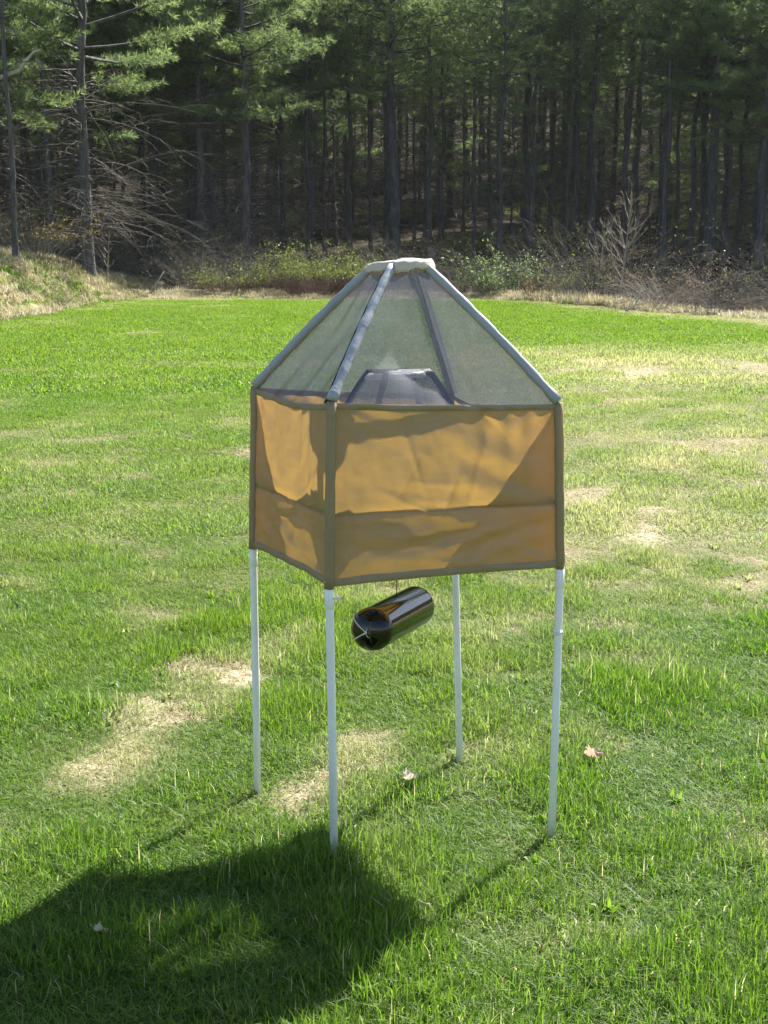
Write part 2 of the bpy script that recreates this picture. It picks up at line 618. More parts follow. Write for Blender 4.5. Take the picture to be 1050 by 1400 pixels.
FEET_XY = ((-.134, 3.299), (.471, 3.453), (-.383, 3.736), (.244, 3.990))
def lawn_zone(name, P, sources, ngreen, nstraw, baseh, nweed=0):
    X, Y = P[:, 0], P[:, 1]
    inside = (outside(X, Y) < .3) & (foot_x(Y) - X < .15)
    P = P[inside]; X, Y = P[:, 0], P[:, 1]
    n = len(P)
    d = dryness(X, Y)
    u = RNG.random(n)
    straw = u < d * 1.05
    tuss = fbm(X, Y, .28, 77, 3)
    big = fbm(X, Y, 2.4, 88, 2)
    hs = baseh * (.45 + 1.25 * sstep(.3, .75, tuss)) * (.8 + .5 * big)
    hs = hs * np.where(straw, .8, 1 - .35 * d)
    # green tussocks that survive inside the worn patches
    alive = fbm(X, Y, .2, 63, 2) > .60
    straw = straw & ~(alive & (d > .5))
    hs = hs * np.where(alive & (d > .5), 1.5, 1.0)
    xy = np.where(straw, 1.0, 1.0) * (.9 + .35 * RNG.random(n))
    # bare spots: drop part of the tufts where soil shows
    idx = np.where(straw, ngreen + RNG.integers(0, nstraw, n), RNG.integers(0, ngreen, n))
    if nweed:
        wd = RNG.random(n) < .035 * sstep(.45, .62, fbm(X, Y, .8, 71, 2))
        idx = np.where(wd, ngreen + nstraw + RNG.integers(0, nweed, n), idx)
        hs = np.where(wd, .9, hs)
        straw = straw & ~wd
    for fx, fy in FEET_XY:      # uncut grass round each leg
        hs = hs * np.where(np.hypot(X - fx, Y - fy) < .06, 1.2, 1.0)
    tint = np.clip(.15 + .9 * sstep(.35, .7, fbm(X, Y, .9, 55, 3)) * .6 + .5 * sstep(9, 24, Y) + .5 * d, 0, 1)
    Z = height(X, Y)
    soil = sstep(.6, .9, d) * sstep(.46, .58, fbm(X, Y, .16, 91, 2))
    keep = RNG.random(n) > soil * .75
    sc = np.stack([xy, xy, hs], -1)
    sel = keep
    o = scatter(name, np.stack([X, Y, Z], -1)[sel], RNG.random(n)[sel] * 6.283, sc[sel], idx[sel], (d * .55)[sel] * (~straw[sel]), tint[sel], sources)
    return tag(o, kind='stuff')

near_src = [blade_patch('blade_tuft', 165, .13, .030, .090, .0018, .0034, 1.05, M_GRASS, .10, 100 + i) for i in range(6)] + \
           [blade_patch('straw_tuft', 90, .14, .020, .060, .0018, .0036, 1.3, M_THATCH, .65, 200 + i) for i in range(4)]
mid_src = [blade_patch('blade_tuft_mid', 380, .32, .035, .085, .0034, .0058, 1.0, M_GRASS, .08, 300 + i) for i in range(5)] + \
          [blade_patch('straw_tuft_mid', 260, .32, .02, .06, .003, .0055, 1.3, M_THATCH, .6, 400 + i) for i in range(3)]
far_src = [blade_patch('blade_tuft_far', 700, .85, .04, .085, .008, .013, .9, M_GRASS, .05, 500 + i) for i in range(4)] + \
          [blade_patch('straw_tuft_far', 500, .85, .03, .07, .007, .012, 1.2, M_THATCH, .5, 600 + i) for i in range(3)]
weeds = [blade_patch('weed_rosette', 15, .045, .030, .065, .009, .015, 1.35, M_GRASS, .2, 800 + i, .3) for i in range(3)]
lawn_zone('grass', zone(1.6, 7.2, .07, 1.0, .5, .34), near_src + weeds, 6, 4, .62, 3)
lawn_zone('grass', zone(7.2, 15, .17), mid_src + weeds, 5, 3, .44, 3)
lawn_zone('grass', zone(15, 46, .50, 1.5, .5, .44), far_src, 4, 3, .5)

# tall dead grass on the bank and along the foot of the wood
tall_src = [blade_patch('dead_tuft', 110, .45, .10, .42, .010, .018, 1.0, M_DRYGRASS, .15, 700 + i, .6) for i in range(4)] + \
           [blade_patch('green_tuft', 110, .40, .06, .22, .010, .018, .9, M_GRASS, .05, 720 + i, .5) for i in range(2)]
bx = RNG.uniform(-17, -8.3, 5200); by = RNG.uniform(16, 50, 5200)
kb = (foot_x(by) - bx > -.1)
bx, by = bx[kb], by[kb]
hsc = .35 + .5 * RNG.random(len(bx))
gr = RNG.random(len(bx)) < .12 + .5 * sstep(.52, .66, fbm(bx, by, 1.6, 12))
tag(scatter('dry_grass', np.stack([bx, by, height(bx, by)], -1), RNG.random(len(bx)) * 6.28,
            np.stack([np.ones_like(hsc), np.ones_like(hsc), hsc], -1), np.where(gr, 4 + RNG.integers(0, 2, len(bx)), RNG.integers(0, 4, len(bx))),
            np.zeros(len(bx)), RNG.random(len(bx)), tall_src), kind='stuff')
ex = RNG.uniform(-9, 15, 1500)
ex = ex + .9 * np.sin(ex * 2.3)
eo = RNG.normal(.75, .6, 1500)
ey = y_edge(ex) + eo
amp = .25 + .55 * sstep(.5, .7, fbm(ex, ey * 0, 1.2, 41)) * RNG.random(1500) + .55 * np.exp(-((ex - 5.5) / 1.3) ** 2)
gr = RNG.random(1500) < .15
tag(scatter('dry_grass', np.stack([ex, ey, height(ex, ey)], -1), RNG.random(1500) * 6.28,
            np.stack([np.ones_like(amp), np.ones_like(amp), amp], -1), np.where(gr, 4 + RNG.integers(0, 2, 1500), RNG.integers(0, 4, 1500)),
            np.zeros(1500), RNG.random(1500) * .6, tall_src), kind='stuff')

# ------------------------------------------------------------------ trees
def limb_pts(start, az, el, L, n, curve, wob, rr):
    p = np.array(start, float)
    out = [p.copy()]
    for i in range(n):
        t = (i + 1) / n
        e = el + curve * t
        a = az + rr.uniform(-wob, wob)
        p = p + np.array([math.cos(e) * math.cos(a), math.cos(e) * math.sin(a), math.sin(e)]) * L / n
        out.append(p.copy())
    return out

def needle_mesh(name, centers, dirs, sizes, per, seed, mat, wid=.024):
    r = np.random.default_rng(seed)
    c = np.repeat(np.asarray(centers), per, 0)
    d = np.repeat(np.asarray(dirs), per, 0)
    sz = np.repeat(np.asarray(sizes), per)
    n = len(c)
    v = r.normal(size=(n, 3))
    v /= np.linalg.norm(v, axis=1)[:, None]
    q = d * .75 + v * .95
    q[:, 2] += .25
    q /= np.linalg.norm(q, axis=1)[:, None]
    s = np.cross(q, r.normal(size=(n, 3)))
    s /= np.linalg.norm(s, axis=1)[:, None] + 1e-9
    L = sz * (.6 + .6 * r.random(n))
    base = c + v * sz[:, None] * .15
    W = wid * (.7 + .6 * r.random(n)) * sz / .2
    V = np.stack([base - s * W[:, None] / 2, base + s * W[:, None] / 2, base + q * L[:, None]], 1).reshape(-1, 3)
    return np_mesh(name, V, np.arange(n * 3).reshape(-1, 3), mat)

def make_pine(seed, H, clear, R, r0, dead_n, dead_len, low_side=None, per=15, dens=1.0):
    rr = random.Random(seed)
    rn = np.random.default_rng(seed)
    root = empty('pine_tree')
    bend = [(rr.uniform(-.12, .12), rr.uniform(-.12, .12)) for _ in range(12)]
    def axis(z):
        t = z / H * 10
        i = min(int(t), 10); f = t - i
        bxx = bend[i][0] * (1 - f) + bend[i + 1][0] * f
        byy = bend[i][1] * (1 - f) + bend[i + 1][1] * f
        k = min(1, z / 3)
        return np.array([bxx * k, byy * k, z])
    zs = [-.4, 0, .25, .8] + [1.5 + (H - 1.5) * i / 14 for i in range(15)]
    rad = [r0 * (1.45 if z <= 0 else 1.25 if z < .5 else 1.08 if z < 1 else max(.02, (1 - z / H * .95))) for z in zs]
    mb = MB().tube([axis(max(z, 0)) + np.array([0, 0, min(z, 0)]) for z in zs], rad, 9, True, seed, .07)
    ob('trunk', mb.mesh('pine_trunk', M_BARK), root)
    # dead, bare lower limbs
    mb = MB()
    for k in range(dead_n):
        z = rr.uniform(1.2, clear + 1.5) if rr.random() < .8 else rr.uniform(1, clear * .6)
        L = dead_len * rr.uniform(.35, 1.0)
        az = rr.uniform(0, 6.283)
        pts = limb_pts(axis(z), az, rr.uniform(-.1, .5), L, 5, rr.uniform(-1.1, -.2), .16, rr)
        r1 = rr.uniform(.012, .024)
        mb.tube(pts, [r1, r1 * .85, r1 * .7, r1 * .55, r1 * .4, .003], 3, False)
        for q in range(rr.randint(3, 6)):
            i = rr.randint(1, 5)
            tp = limb_pts(pts[i], az + rr.choice((-1, 1)) * rr.uniform(.4, 1.2), rr.uniform(-.5, .4), L * rr.uniform(.15, .45), 3, rr.uniform(-.7, .3), .3, rr)
            mb.tube(tp, [.008, .006, .005, .003], 3, False)
    if dead_n:
        ob('bare_branch', mb.mesh('pine_bare_branch', M_TWIG), root)['kind'] = 'stuff'
    # live crown
    cen = []; dr = []; sz = []
    mb = MB()
    z = clear
    while z < H - .3:
        t = (z - clear) / (H - clear)
        prof = (min(1, .55 + t * 2.2) if t < .2 else 1.0) * (1 - max(0, t - .2) / .85) ** .8
        Lmax = R * max(.12, prof)
        nb = rr.randint(3, 5)
        a0 = rr.uniform(0, 6.28)
        cheap = z > 16
        for k in range(nb):
            az = a0 + 6.283 * k / nb + rr.uniform(-.4, .4)
            L = Lmax * rr.uniform(.55, 1.1)
            if t < .12 and rr.random() < .35: continue
            el = .02 + .55 * t + rr.uniform(-.15, .15)
            pts = limb_pts(axis(z + rr.uniform(-.25, .25)), az, el - .05, L, 5, .28, .12, rr)
            r1 = .012 + .012 * L
            mb.tube(pts, [r1, r1 * .85, r1 * .65, r1 * .5, r1 * .35, .004], 3, False)
            nst = max(3, int(L / (.20 if not cheap else .5) * dens))
            for s_ in range(nst):
                u = .28 + .72 * (s_ + rr.random()) / nst
                i = min(4, int(u * 5)); f = u * 5 - i
                p = pts[i] * (1 - f) + pts[i + 1] * f
                side = rr.choice((-1, 1))
                ta = az + side * rr.uniform(.35, 1.15)
                tl = (.25 + .42 * L * (1 - u) + .2 * rr.random())
                nc = max(2, int(tl / (.16 if not cheap else .3)))
                tel = rr.uniform(.0, .35)
                d = np.array([math.cos(tel) * math.cos(ta), math.cos(tel) * math.sin(ta), math.sin(tel)])
                for c_ in range(nc):
                    uu = (c_ + 1) / nc
                    cen.append(p + d * tl * uu + rn.normal(size=3) * .05)
                    dr.append(d)
                    sz.append(rr.uniform(.15, .25) * (1.0 if not cheap else 1.7))
        z += rr.uniform(.38, .75) * (1 if z < 14 else 1.5)
    cr = ob('crown', needle_mesh('pine_needle_crown', cen, dr, sz, per, seed, M_NEEDLE), root)
    ob('limb', mb.mesh('pine_limb', M_BARK), cr)['kind'] = 'stuff'
    return root

PINES = [
    make_pine(1, 20, 4.6, 4.8, .19, 115, 4.2),       # edge tree, boughs low
    make_pine(2, 20, 6.0, 4.2, .18, 90, 3.6),
    make_pine(3, 19.5, 8.2, 2.7, .135, 40, 2.2, dens=.7),       # tall slender
    make_pine(4, 20, 9.0, 2.8, .15, 40, 2.0, dens=.7),
    make_pine(5, 18.5, 7.0, 2.5, .125, 44, 2.2, dens=.7),
    make_pine(6, 17, 6.4, 2.0, .085, 36, 1.8, dens=.65),       # thin pole
    make_pine(7, 20, 7.0, 3.8, .26, 50, 2.8),       # big dark one
]
used = set()
def place_pine(k, X, Y, s=1.0, rz=None, label=None, group=None, lean=(0, 0), thick=None):
    if k in used:
        r = copy_tree(PINES[k])
    else:
        r = PINES[k]; used.add(k)
    r.location = (X, Y, float(height(X, Y)))
    r.rotation_euler = (lean[0], lean[1], random.uniform(0, 6.283) if rz is None else rz)
    t = thick or s
    r.scale = (t, t, s)
    tag(r, label, 'tree', group)
    return r

def px(x, Y):
    """world X of a trunk that the photograph shows x pixels across, at distance Y"""
    return (x - 525) / 1832 * Y

GRP = 'pines along the edge of the wood'
edge = [
    (5, px(22, 38), 38.0, 1.0, 'thin straight pine on the grassy bank at the far left'),
    (0, px(121, 42.5), 42.5, 1.0, 'thick dark pine at the end of the grassy bank crest'),
    (0, px(217, 46.5), 46.5, 1.05, 'pine with wide bright green boughs and drooping dead limbs right of the bank'),
    (1, px(270, 50), 50.0, 1.0, 'dark pine just left of the low green bush'),
    (4, px(312, 49), 49.0, 1.05, 'slim dark pine behind the low green bush'),
    (3, px(381, 51), 51.0, 1.0, 'straight pine above the left end of the tangled bush mound'),
    (2, px(424, 49), 49.0, 1.0, 'straight pine above the middle of the tangled bush mound'),
    (5, px(444, 52), 52.0, 1.1, 'thin pine between two straight pines above the bush mound'),
    (2, px(477, 50.5), 50.5, .95, 'straight pine above the right end of the bush mound'),
    (5, px(507, 51), 51.0, 1.05, 'thin pine just left of the broadest trunk above the trap'),
    (6, px(540, 48.5), 48.5, 1.0, 'broadest dark pine trunk rising directly above the trap top'),
    (5, px(566, 55), 55.0, 1.0, 'thin pine just right of the broadest trunk'),
    (3, px(587, 50), 50.0, .98, 'pine second to the right of the broadest trunk'),
    (4, px(604, 54), 54.0, 1.05, 'pine set back right of the broadest trunk before a pale clearing'),
    (5, px(648, 51), 51.0, 1.0, 'thin pine above the right rafter of the trap'),
    (4, px(682, 48), 48.0, 1.0, 'pine behind the small dark green sapling'),
    (3, px(718, 47), 47.0, 1.0, 'pine left of the little orange brown bush'),
    (2, px(751, 49), 49.0, 1.0, 'pine above the little orange brown bush'),
    (5, px(769, 46), 46.0, 1.1, 'thin pine left of a pair of grey pines'),
    (2, px(784, 45.5), 45.5, 1.0, 'left one of a pair of grey pines beside the bare sapling'),
    (3, px(806, 45), 45.0, .95, 'right one of a pair of grey pines beside the bare sapling'),
    (3, px(851, 45), 45.0, 1.0, 'grey pine right behind the bare sapling'),
    (2, px(867, 46), 46.0, 1.0, 'grey pine just right of the bare sapling'),
    (5, px(897, 48), 48.0, 1.1, 'thin pine above the rusty twig bush'),
    (4, px(904, 43.5), 43.5, .9, 'pine crossing behind the rusty twig bush'),
    (4, px(941, 42), 42.0, 1.0, 'slim pine right of the rusty twig bush'),
    (5, px(957, 45), 45.0, 1.1, 'thin pine left of the black trunk on the right'),
    (6, px(969, 40.5), 40.5, .85, 'blackest thick pine trunk on the right'),
    (3, px(990, 41), 41.0, .95, 'grey pine touching the black trunk on the right'),
    (4, px(1005, 43), 43.0, .9, 'slim leaning pine between the black trunk and the last trunk'),
    (1, px(1036, 37.5), 37.5, .85, 'rough grey pine that is the last trunk at the right edge'),
]
for (k, X, Y, s, lab) in edge:
    # trees right of the bank stand well behind the lawn, so that their shade stops short of it
    thick = s
    if X > -8.5 and Y > 44.5 or X > -5:
        q = 1.32 if X < 4.5 else 1.5
        X, Y = X * q, Y * q
        thick = s * (1.2 if X < 6 else 1.32)
    lean = (0, .02) if 'leaning' in lab else (random.uniform(-.008, .008), random.uniform(-.012, .012))
    place_pine(k, X, Y, s, None, lab, GRP, lean, thick)
rq = random.Random(77)
taken = [tuple(o.location[:2]) for o in list(S.objects) if o.name.startswith('pine_tree')]
def free(X, Y, d):
    for (a, b) in taken:
        if (a - X) ** 2 + (b - Y) ** 2 < d * d: return False
    return True
count = 0
tries = 0
while count < 262 and tries < 20000:
    tries += 1
    u = rq.random()
    Y = 54 + 90 * u ** 1.2
    hw = Y * .2915 * 1.18 + 2
    X = rq.uniform(-hw, hw)
    if float(outside(X, Y)) < 5.5 or not free(X, Y, 1.1 if Y < 70 else 1.5): continue
    taken.append((X, Y))
    k = rq.choice((1, 2, 2, 3, 3, 4, 4, 5, 5, 6))
    if X < -4 and Y < 66: k = rq.choice((0, 1, 1, 2, 4, 6))
    s = rq.uniform(.9, 1.15) * (1 if Y < 80 else 1.15)
    if float(outside(X - .51 * 20 * s, Y - .82 * 20 * s)) < .3 and X > -5: taken.pop(); continue
    if Y < 72: lab, grp = 'tall straight pine standing in shade behind the edge of the wood', 'pines in the shaded front of the wood'
    else: lab, grp = 'slender pine far back in the deep shade of the wood', 'pines deep in the wood'
    place_pine(k, X, Y, s, None, lab, grp, (rq.uniform(-.02, .02), rq.uniform(-.02, .02)))
    count += 1

# flanks of the wood, just outside the picture
count = 0
while count < 46:
    Y = rq.uniform(34, 105)
    X = rq.choice((-1, -1, 1)) * Y * rq.uniform(.32, .58)
    if not free(X, Y, 1.6) or float(outside(X, Y)) < 5 and X > -13: continue
    if X > 0 and float(outside(X - .51 * 21, Y - .82 * 21)) < .5: continue
    if X < 0 and Y < 44 and X > -14.5: continue
    taken.append((X, Y))
    place_pine(rq.choice((0, 1, 2, 3, 4, 6)), X, Y, rq.uniform(.9, 1.1), None, 'pine on the flank of the wood beside the lawn', 'pines on the flanks of the wood')
    count += 1

# young evergreens that fill the depth of the wood
YP = []
for q_ in range(2):
    t_ = make_pine(31 + q_, 9.5, 1.6, 2.6, .07, 10, 1.2)
    t_.name = 'young_evergreen'
    YP.append(t_)
yused = set()
count = 0
while count < 60:
    Y = rq.uniform(72, 135)
    X = rq.uniform(-Y * .33, Y * .33)
    if not free(X, Y, 1.2) or float(outside(X, Y)) < 22: continue
    taken.append((X, Y))
    k = count % 2
    if k in yused: o = copy_tree(YP[k])
    else: o = YP[k]; yused.add(k)
    o.location = (X, Y, float(height(X, Y)))
    q = rq.uniform(.7, 1.25)
    o.scale = (q, q, q)
    o.rotation_euler = (0, 0, rq.uniform(0, 6.28))
    tag(o, 'young evergreen with low boughs filling the dark depth of the wood', 'tree', 'young evergreens deep in the wood')
    count += 1

# thin scattering volume, added to lift the dark tones of the wood
def lift_haze():
    mb = MB()
    x0, x1, y0, y1, z0, z1 = -520, 520, -60, 720, -2.0, 80
    mb.v = [(x, y, z) for z in (z0, z1) for y in (y0, y1) for x in (x0, x1)]
    mb.f = [(0, 2, 3, 1), (4, 5, 7, 6), (0, 1, 5, 4), (2, 6, 7, 3), (0, 4, 6, 2), (1, 3, 7, 5)]
    m = NM('lift_haze_air')
    v = m.n('VolumePrincipled')
    v.inputs['Color'].default_value = (.86, .90, .95, 1)
    v.inputs['Density'].default_value = LIFT_HAZE
    v.inputs['Anisotropy'].default_value = .3
    m.l(v.outputs[0], m.out.inputs['Volume'])
    tag(ob('lift_haze', mb.mesh('lift_haze', m.m, False)), kind='stuff')
LIFT_HAZE = .00013
lift_haze()

# ------------------------------------------------------------------ shrubs and brush
def make_shrub(name, seed, h, rx, ry, stems, leaf_mat, twig_mat, nleaf, leaf=.05, arch=.9, low_leaf=0.2, stem_r=.008, twigs=4):
    rr = random.Random(seed)
    rn = np.random.default_rng(seed)
    root = empty(name)
    mb = MB()
    tips = []
    for k in range(stems):
        b = (rr.gauss(0, rx * .33), rr.gauss(0, ry * .33), -.05)
        az = math.atan2(b[1], b[0]) + rr.uniform(-1.3, 1.3)
        L = h * rr.uniform(.7, 1.35)
        pts = limb_pts(b, az, rr.uniform(.9, 1.5), L, 6, -rr.uniform(.3, 1.7) * arch, .25, rr)
        mb.tube(pts, [stem_r, stem_r * .9, stem_r * .75, stem_r * .6, stem_r * .5, stem_r * .4, .002], 3, False)
        for i in range(2, 7): tips.append((pts[i], az))
        for q in range(twigs):
            i = rr.randint(2, 6)
            tp = limb_pts(pts[i], az + rr.uniform(-1.6, 1.6), rr.uniform(-.3, 1.1), L * rr.uniform(.12, .4), 3, rr.uniform(-.8, .2), .35, rr)
            mb.tube(tp, [stem_r * .55, stem_r * .45, stem_r * .35, .002], 3, False)
            for p in tp[1:]: tips.append((p, az))
    st = ob('stem', mb.mesh(name + '_stem', twig_mat), root)
    st['kind'] = 'stuff'
    if nleaf:
        sel = [t for t in tips if t[0][2] > h * low_leaf]
        cc = np.array([sel[rr.randrange(len(sel))][0] for _ in range(nleaf)]) + rn.normal(size=(nleaf, 3)) * leaf * 1.3
        n = nleaf
        v = rn.normal(size=(n, 3)); v[:, 2] += .3
        v /= np.linalg.norm(v, axis=1)[:, None]
        s = np.cross(v, rn.normal(size=(n, 3)))
        s /= np.linalg.norm(s, axis=1)[:, None]
        L = leaf * (.6 + .8 * rn.random(n))[:, None]
        V = np.stack([cc - v * L * .5, cc + s * L * .3, cc + v * L * .5, cc - s * L * .3], 1).reshape(-1, 3)
        me = np_mesh(name + '_foliage', V, np.arange(n * 4).reshape(-1, 4), leaf_mat)
        ob('foliage', me, root)
    return root

def put(o, X, Y, label=None, cat=None, group=None, rz=0.0, s=1.0, dz=0.0):
    o.location = (X, Y, float(height(X, Y)) + dz)
    o.rotation_euler = (0, 0, rz)
    o.scale = (s, s, s)
    return tag(o, label, cat, group)

put(make_shrub('bush', 21, 1.55, 1.6, 1.0, 260, M_BUSHLEAF, M_REDCANE, 7000, .06, 1.2, .42), px(440, 45.2), 45.2,
    'rounded mound of yellow green arching canes with reddish base behind the trap', 'bush')
put(make_shrub('bush', 22, .95, 1.3, .7, 120, M_BUSHLEAF, M_REDCANE, 2600, .055, 1.2, .35), px(318, 45.6), 45.6,
    'low yellow green bush left of the larger cane mound', 'bush')
put(make_shrub('bush', 23, .75, .5, .5, 45, M_BRIGHTLEAF, M_SAPBARK, 800, .05, .7, .3), px(66, 35.5), 35.5,
    'small bright lime green shrub on the grassy bank', 'shrub')
put(make_shrub('bush', 24, 1.7, .9, .7, 60, M_YELLEAF, M_SAPBARK, 900, .06, .7, .35), px(48, 40), 40,
    'yellowish loose shrub behind the lime green shrub', 'shrub')
put(make_shrub('bush', 25, 1.3, 1.2, .9, 150, M_REDLEAF, M_SAPBARK, 900, .05, 1.2, .5), px(912, 36.2), 36.2,
    'rusty grey tangled twig bush on the right edge of the lawn', 'bush')
put(make_shrub('bush', 26, .65, .6, .4, 60, M_YELLEAF, M_REDCANE, 500, .04, 1.0, .4), px(738, 42.5), 42.5,
    'little orange brown bush at the lawn edge', 'bush')
put(make_shrub('bush', 27, 1.3, .9, .7, 90, M_BUSHLEAF, M_TWIG, 900, .05, 1.1, .35), px(792, 41.2), 41.2,
    'greyish green twiggy bush left of the bare sapling', 'bush')
put(make_shrub('bush', 28, .8, 1.0, .6, 90, M_REDLEAF, M_TWIG, 150, .05, 1.3, .5), px(985, 33.6), 33.6,
    'low heap of grey brush before the black trunk', 'bush')
put(make_shrub('bush', 29, 1.4, .6, .6, 40, M_NEEDLE, M_SAPBARK, 2600, .07, .5, .2), px(683, 45), 45,
    'small dark evergreen sapling right of the trap top', 'sapling')
put(make_shrub('bush', 30, .9, .8, .6, 60, M_BUSHLEAF, M_TWIG, 260, .05, 1.0, .3), px(630, 46), 46,
    'dull green scrub just right of the trap top', 'bush')

# bare understory brush
BR = [make_shrub('bare_brush', 40 + i, 1.7 + .5 * i, 1.3, .9, 46, M_BUSHLEAF, M_TWIG, (0, 90, 260)[i], .06, 1.1, .15, .007, 6) for i in range(3)]
brused = set()
spots = []
rb = random.Random(5)
for i in range(400):
    X = rb.uniform(-15, 15.5)
    if X > -7.5:
        Y = float(y_edge(X)) + rb.uniform(1.0, 7)
        if outside(X, Y) < .8: continue
    else:
        Y = rb.uniform(38, 54)
        if foot_x(Y) - X < 2.3 and Y < 47: continue
    if abs(X / Y) > .31: continue
    if any((a - X) ** 2 + (b - Y) ** 2 < .9 for a, b in spots): continue
    spots.append((X, Y))
    if len(spots) >= 70: break
for i, (X, Y) in enumerate(spots):
    k = i % 3
    if k in brused: o = copy_tree(BR[k])
    else: o = BR[k]; brused.add(k)
    put(o, X, Y, 'bare grey brush tangled at the shaded foot of the wood', 'brush', 'bare brush along the foot of the wood', rb.uniform(0, 6.28), rb.uniform(.45, .85) if -4 < X < 4.5 else rb.uniform(.6, 1.05))

# leafy undergrowth glimpsed between the trunks
UG = [make_shrub('undergrowth_bush', 60 + i, .9, 1.0, .9, 30, M_BUSHLEAF, M_TWIG, 900, .08, .9, .2) for i in range(2)]
ugused = set()
for i in range(60):
    Y = rb.uniform(66, 95)
    X = rb.uniform(-Y * .3, Y * .3)
    if i < 25: X = rb.uniform(2, Y * .3)
    k = i % 2
    if k in ugused: o = copy_tree(UG[k])
    else: o = UG[k]; ugused.add(k)
    put(o, X, Y, 'low green undergrowth between trunks inside the wood', 'bush', 'undergrowth inside the wood', rb.uniform(0, 6.28), rb.uniform(.6, 1.3))

# bare sapling
def bare_sapling(seed, H, spread, nb):
    rr = random.Random(seed)
    root = empty('bare_sapling')
    pts = limb_pts((0, 0, -.1), 0.2, 1.42, H, 8, .1, .5, rr)
    ob('trunk', MB().tube(pts, [.035, .032, .028, .024, .02, .016, .012, .008, .004], 6, True).mesh('sapling_trunk', M_SAPBARK), root)
    mb = MB()
    for k in range(nb):
        i = rr.randint(2, 7)
        az = rr.uniform(0, 6.28)
        L = spread * rr.uniform(.4, 1.1) * (1 - i / 12)
        p = limb_pts(pts[i], az, rr.uniform(.5, 1.1), L, 5, .3, .25, rr)
        mb.tube(p, [.013, .011, .009, .007, .005, .003], 3, False)
        for q in range(6):
            j = rr.randint(1, 5)
            t = limb_pts(p[j], az + rr.uniform(-1.2, 1.2), rr.uniform(.4, 1.3), L * rr.uniform(.2, .5), 3, .2, .3, rr)
            mb.tube(t, [.007, .006, .005, .002], 3, False)
    ob('branch', mb.mesh('sapling_branch', M_SAPBARK), root)['kind'] = 'stuff'
    return root
put(bare_sapling(3, 3.3, 1.6, 26), px(846, 38.6), 38.6, 'pale leafless sapling rising alone from the lawn edge on the right', 'sapling')
put(bare_sapling(9, 2.6, 1.3, 22), px(815, 40.3), 40.3, 'shorter leafless sapling left of the pale one', 'sapling')
put(bare_sapling(12, 1.9, .8, 10), px(143, 43.2), 43.2, 'thin leafless sapling on the end of the grassy bank', 'sapling')

def fallen(name, pts, r, forks, label, cat='branch', mat=M_PALEWOOD):
    mb = MB().tube(pts, [r * (1 - .75 * i / (len(pts) - 1)) for i in range(len(pts))], 6, True, 3, .1)
    o = ob(name, mb.mesh(name, mat))
    for f in forks:
        c = ob('twig', MB().tube(f, [r * .5, r * .4, r * .15][:len(f)], 5).mesh('twig', mat), o)
    return tag(o, label, cat)
def gz(x, y, dz): return (x, y, float(height(x, y)) + dz)
b0 = px(209, 46.2)
fallen('fallen_branch', [gz(b0 - .05, 46.0, .05), gz(b0 + .12, 46.1, .28), gz(b0 + .22, 46.1, .42), gz(b0 + .38, 46.2, .66)], .05,
       [[gz(b0 + .12, 46.1, .28), gz(b0 + .32, 46.0, .30), gz(b0 + .45, 46.0, .24)]], 'white bleached branch stub leaning at the foot of the bank')
b1 = px(868, 34.9)
fallen('fallen_branch', [gz(b1 - .2, 34.9, .02), gz(b1 + .05, 34.9, .18), gz(b1 + .15, 34.9, .42), gz(b1 + .22, 34.9, .62)], .035,
       [[gz(b1 + .05, 34.9, .18), gz(b1 + .3, 34.9, .25), gz(b1 + .5, 34.9, .2)]], 'pale forked branch lying at the right edge of the lawn')
fallen('dead_limb', [(-11.2, 38.2, 6.05), (-10.55, 38.1, 6.3), (-10.1, 38.05, 6.45), (-9.85, 38, 6.72), (-9.62, 38, 6.95), (-9.45, 38, 6.98)], .07,
       [], 'white dead limb reaching in above the bank at the left edge', 'branch')
# stub that carries the limb: a bare trunk just outside the frame
ob('dead_trunk', MB().tube([(-11.25, 38.25, .8), (-11.2, 38.25, 4), (-11.22, 38.2, 6.2), (-11.2, 38.2, 9)], [.16, .13, .10, .05], 8).mesh('dead_trunk', M_TWIG),
   bpy.data.objects['dead_limb'])

# ------------------------------------------------------------------ the trap
M_CANVAS = mat_canvas('tan_canvas', (.31, .262, .165), (1.0, .60, .16), .31)
M_HEM = mat_canvas('canvas_hem', (.37, .275, .16), (.5, .27, .07), .12)
M_DARKHEM = mat_simple('brown_binding', (.07, .04, .025), .7, .3)
M_SCREEN = mat_screen('fly_screen', .44, (.075, .075, .085), (.15, .15, .16))
M_SCREEN2 = mat_screen('dark_fly_screen', .46, (.06, .06, .065), (.12, .12, .12))
M_SLEEVE = mat_simple('grey_sleeve', (.36, .37, .395), .36, .5, (34, .35, .006), .10, 14)
M_PVC = mat_simple('white_pvc', (.92, .925, .93), .38, .5, (60, .08, .002), .05, 14)
M_CAP = mat_canvas('cream_cloth', (.66, .63, .56), (.6, .55, .45), .3)
M_RIB = mat_simple('dark_grey_pipe', (.022, .023, .028), .9, .05, None, .2, 10)
M_CLIP = mat_simple('white_plastic_clip', (.78, .78, .76), .4, .5)
M_BLACK = mat_simple('gloss_black_plastic', (.004, .004, .005), .09, .6, (5, .05, .01))
M_CORD = mat_simple('white_cord', (.75, .72, .64), .8, .2, (300, .5, .001))
M_BLACKCORD = mat_simple('black_binding', (.015, .015, .017), .6, .4)

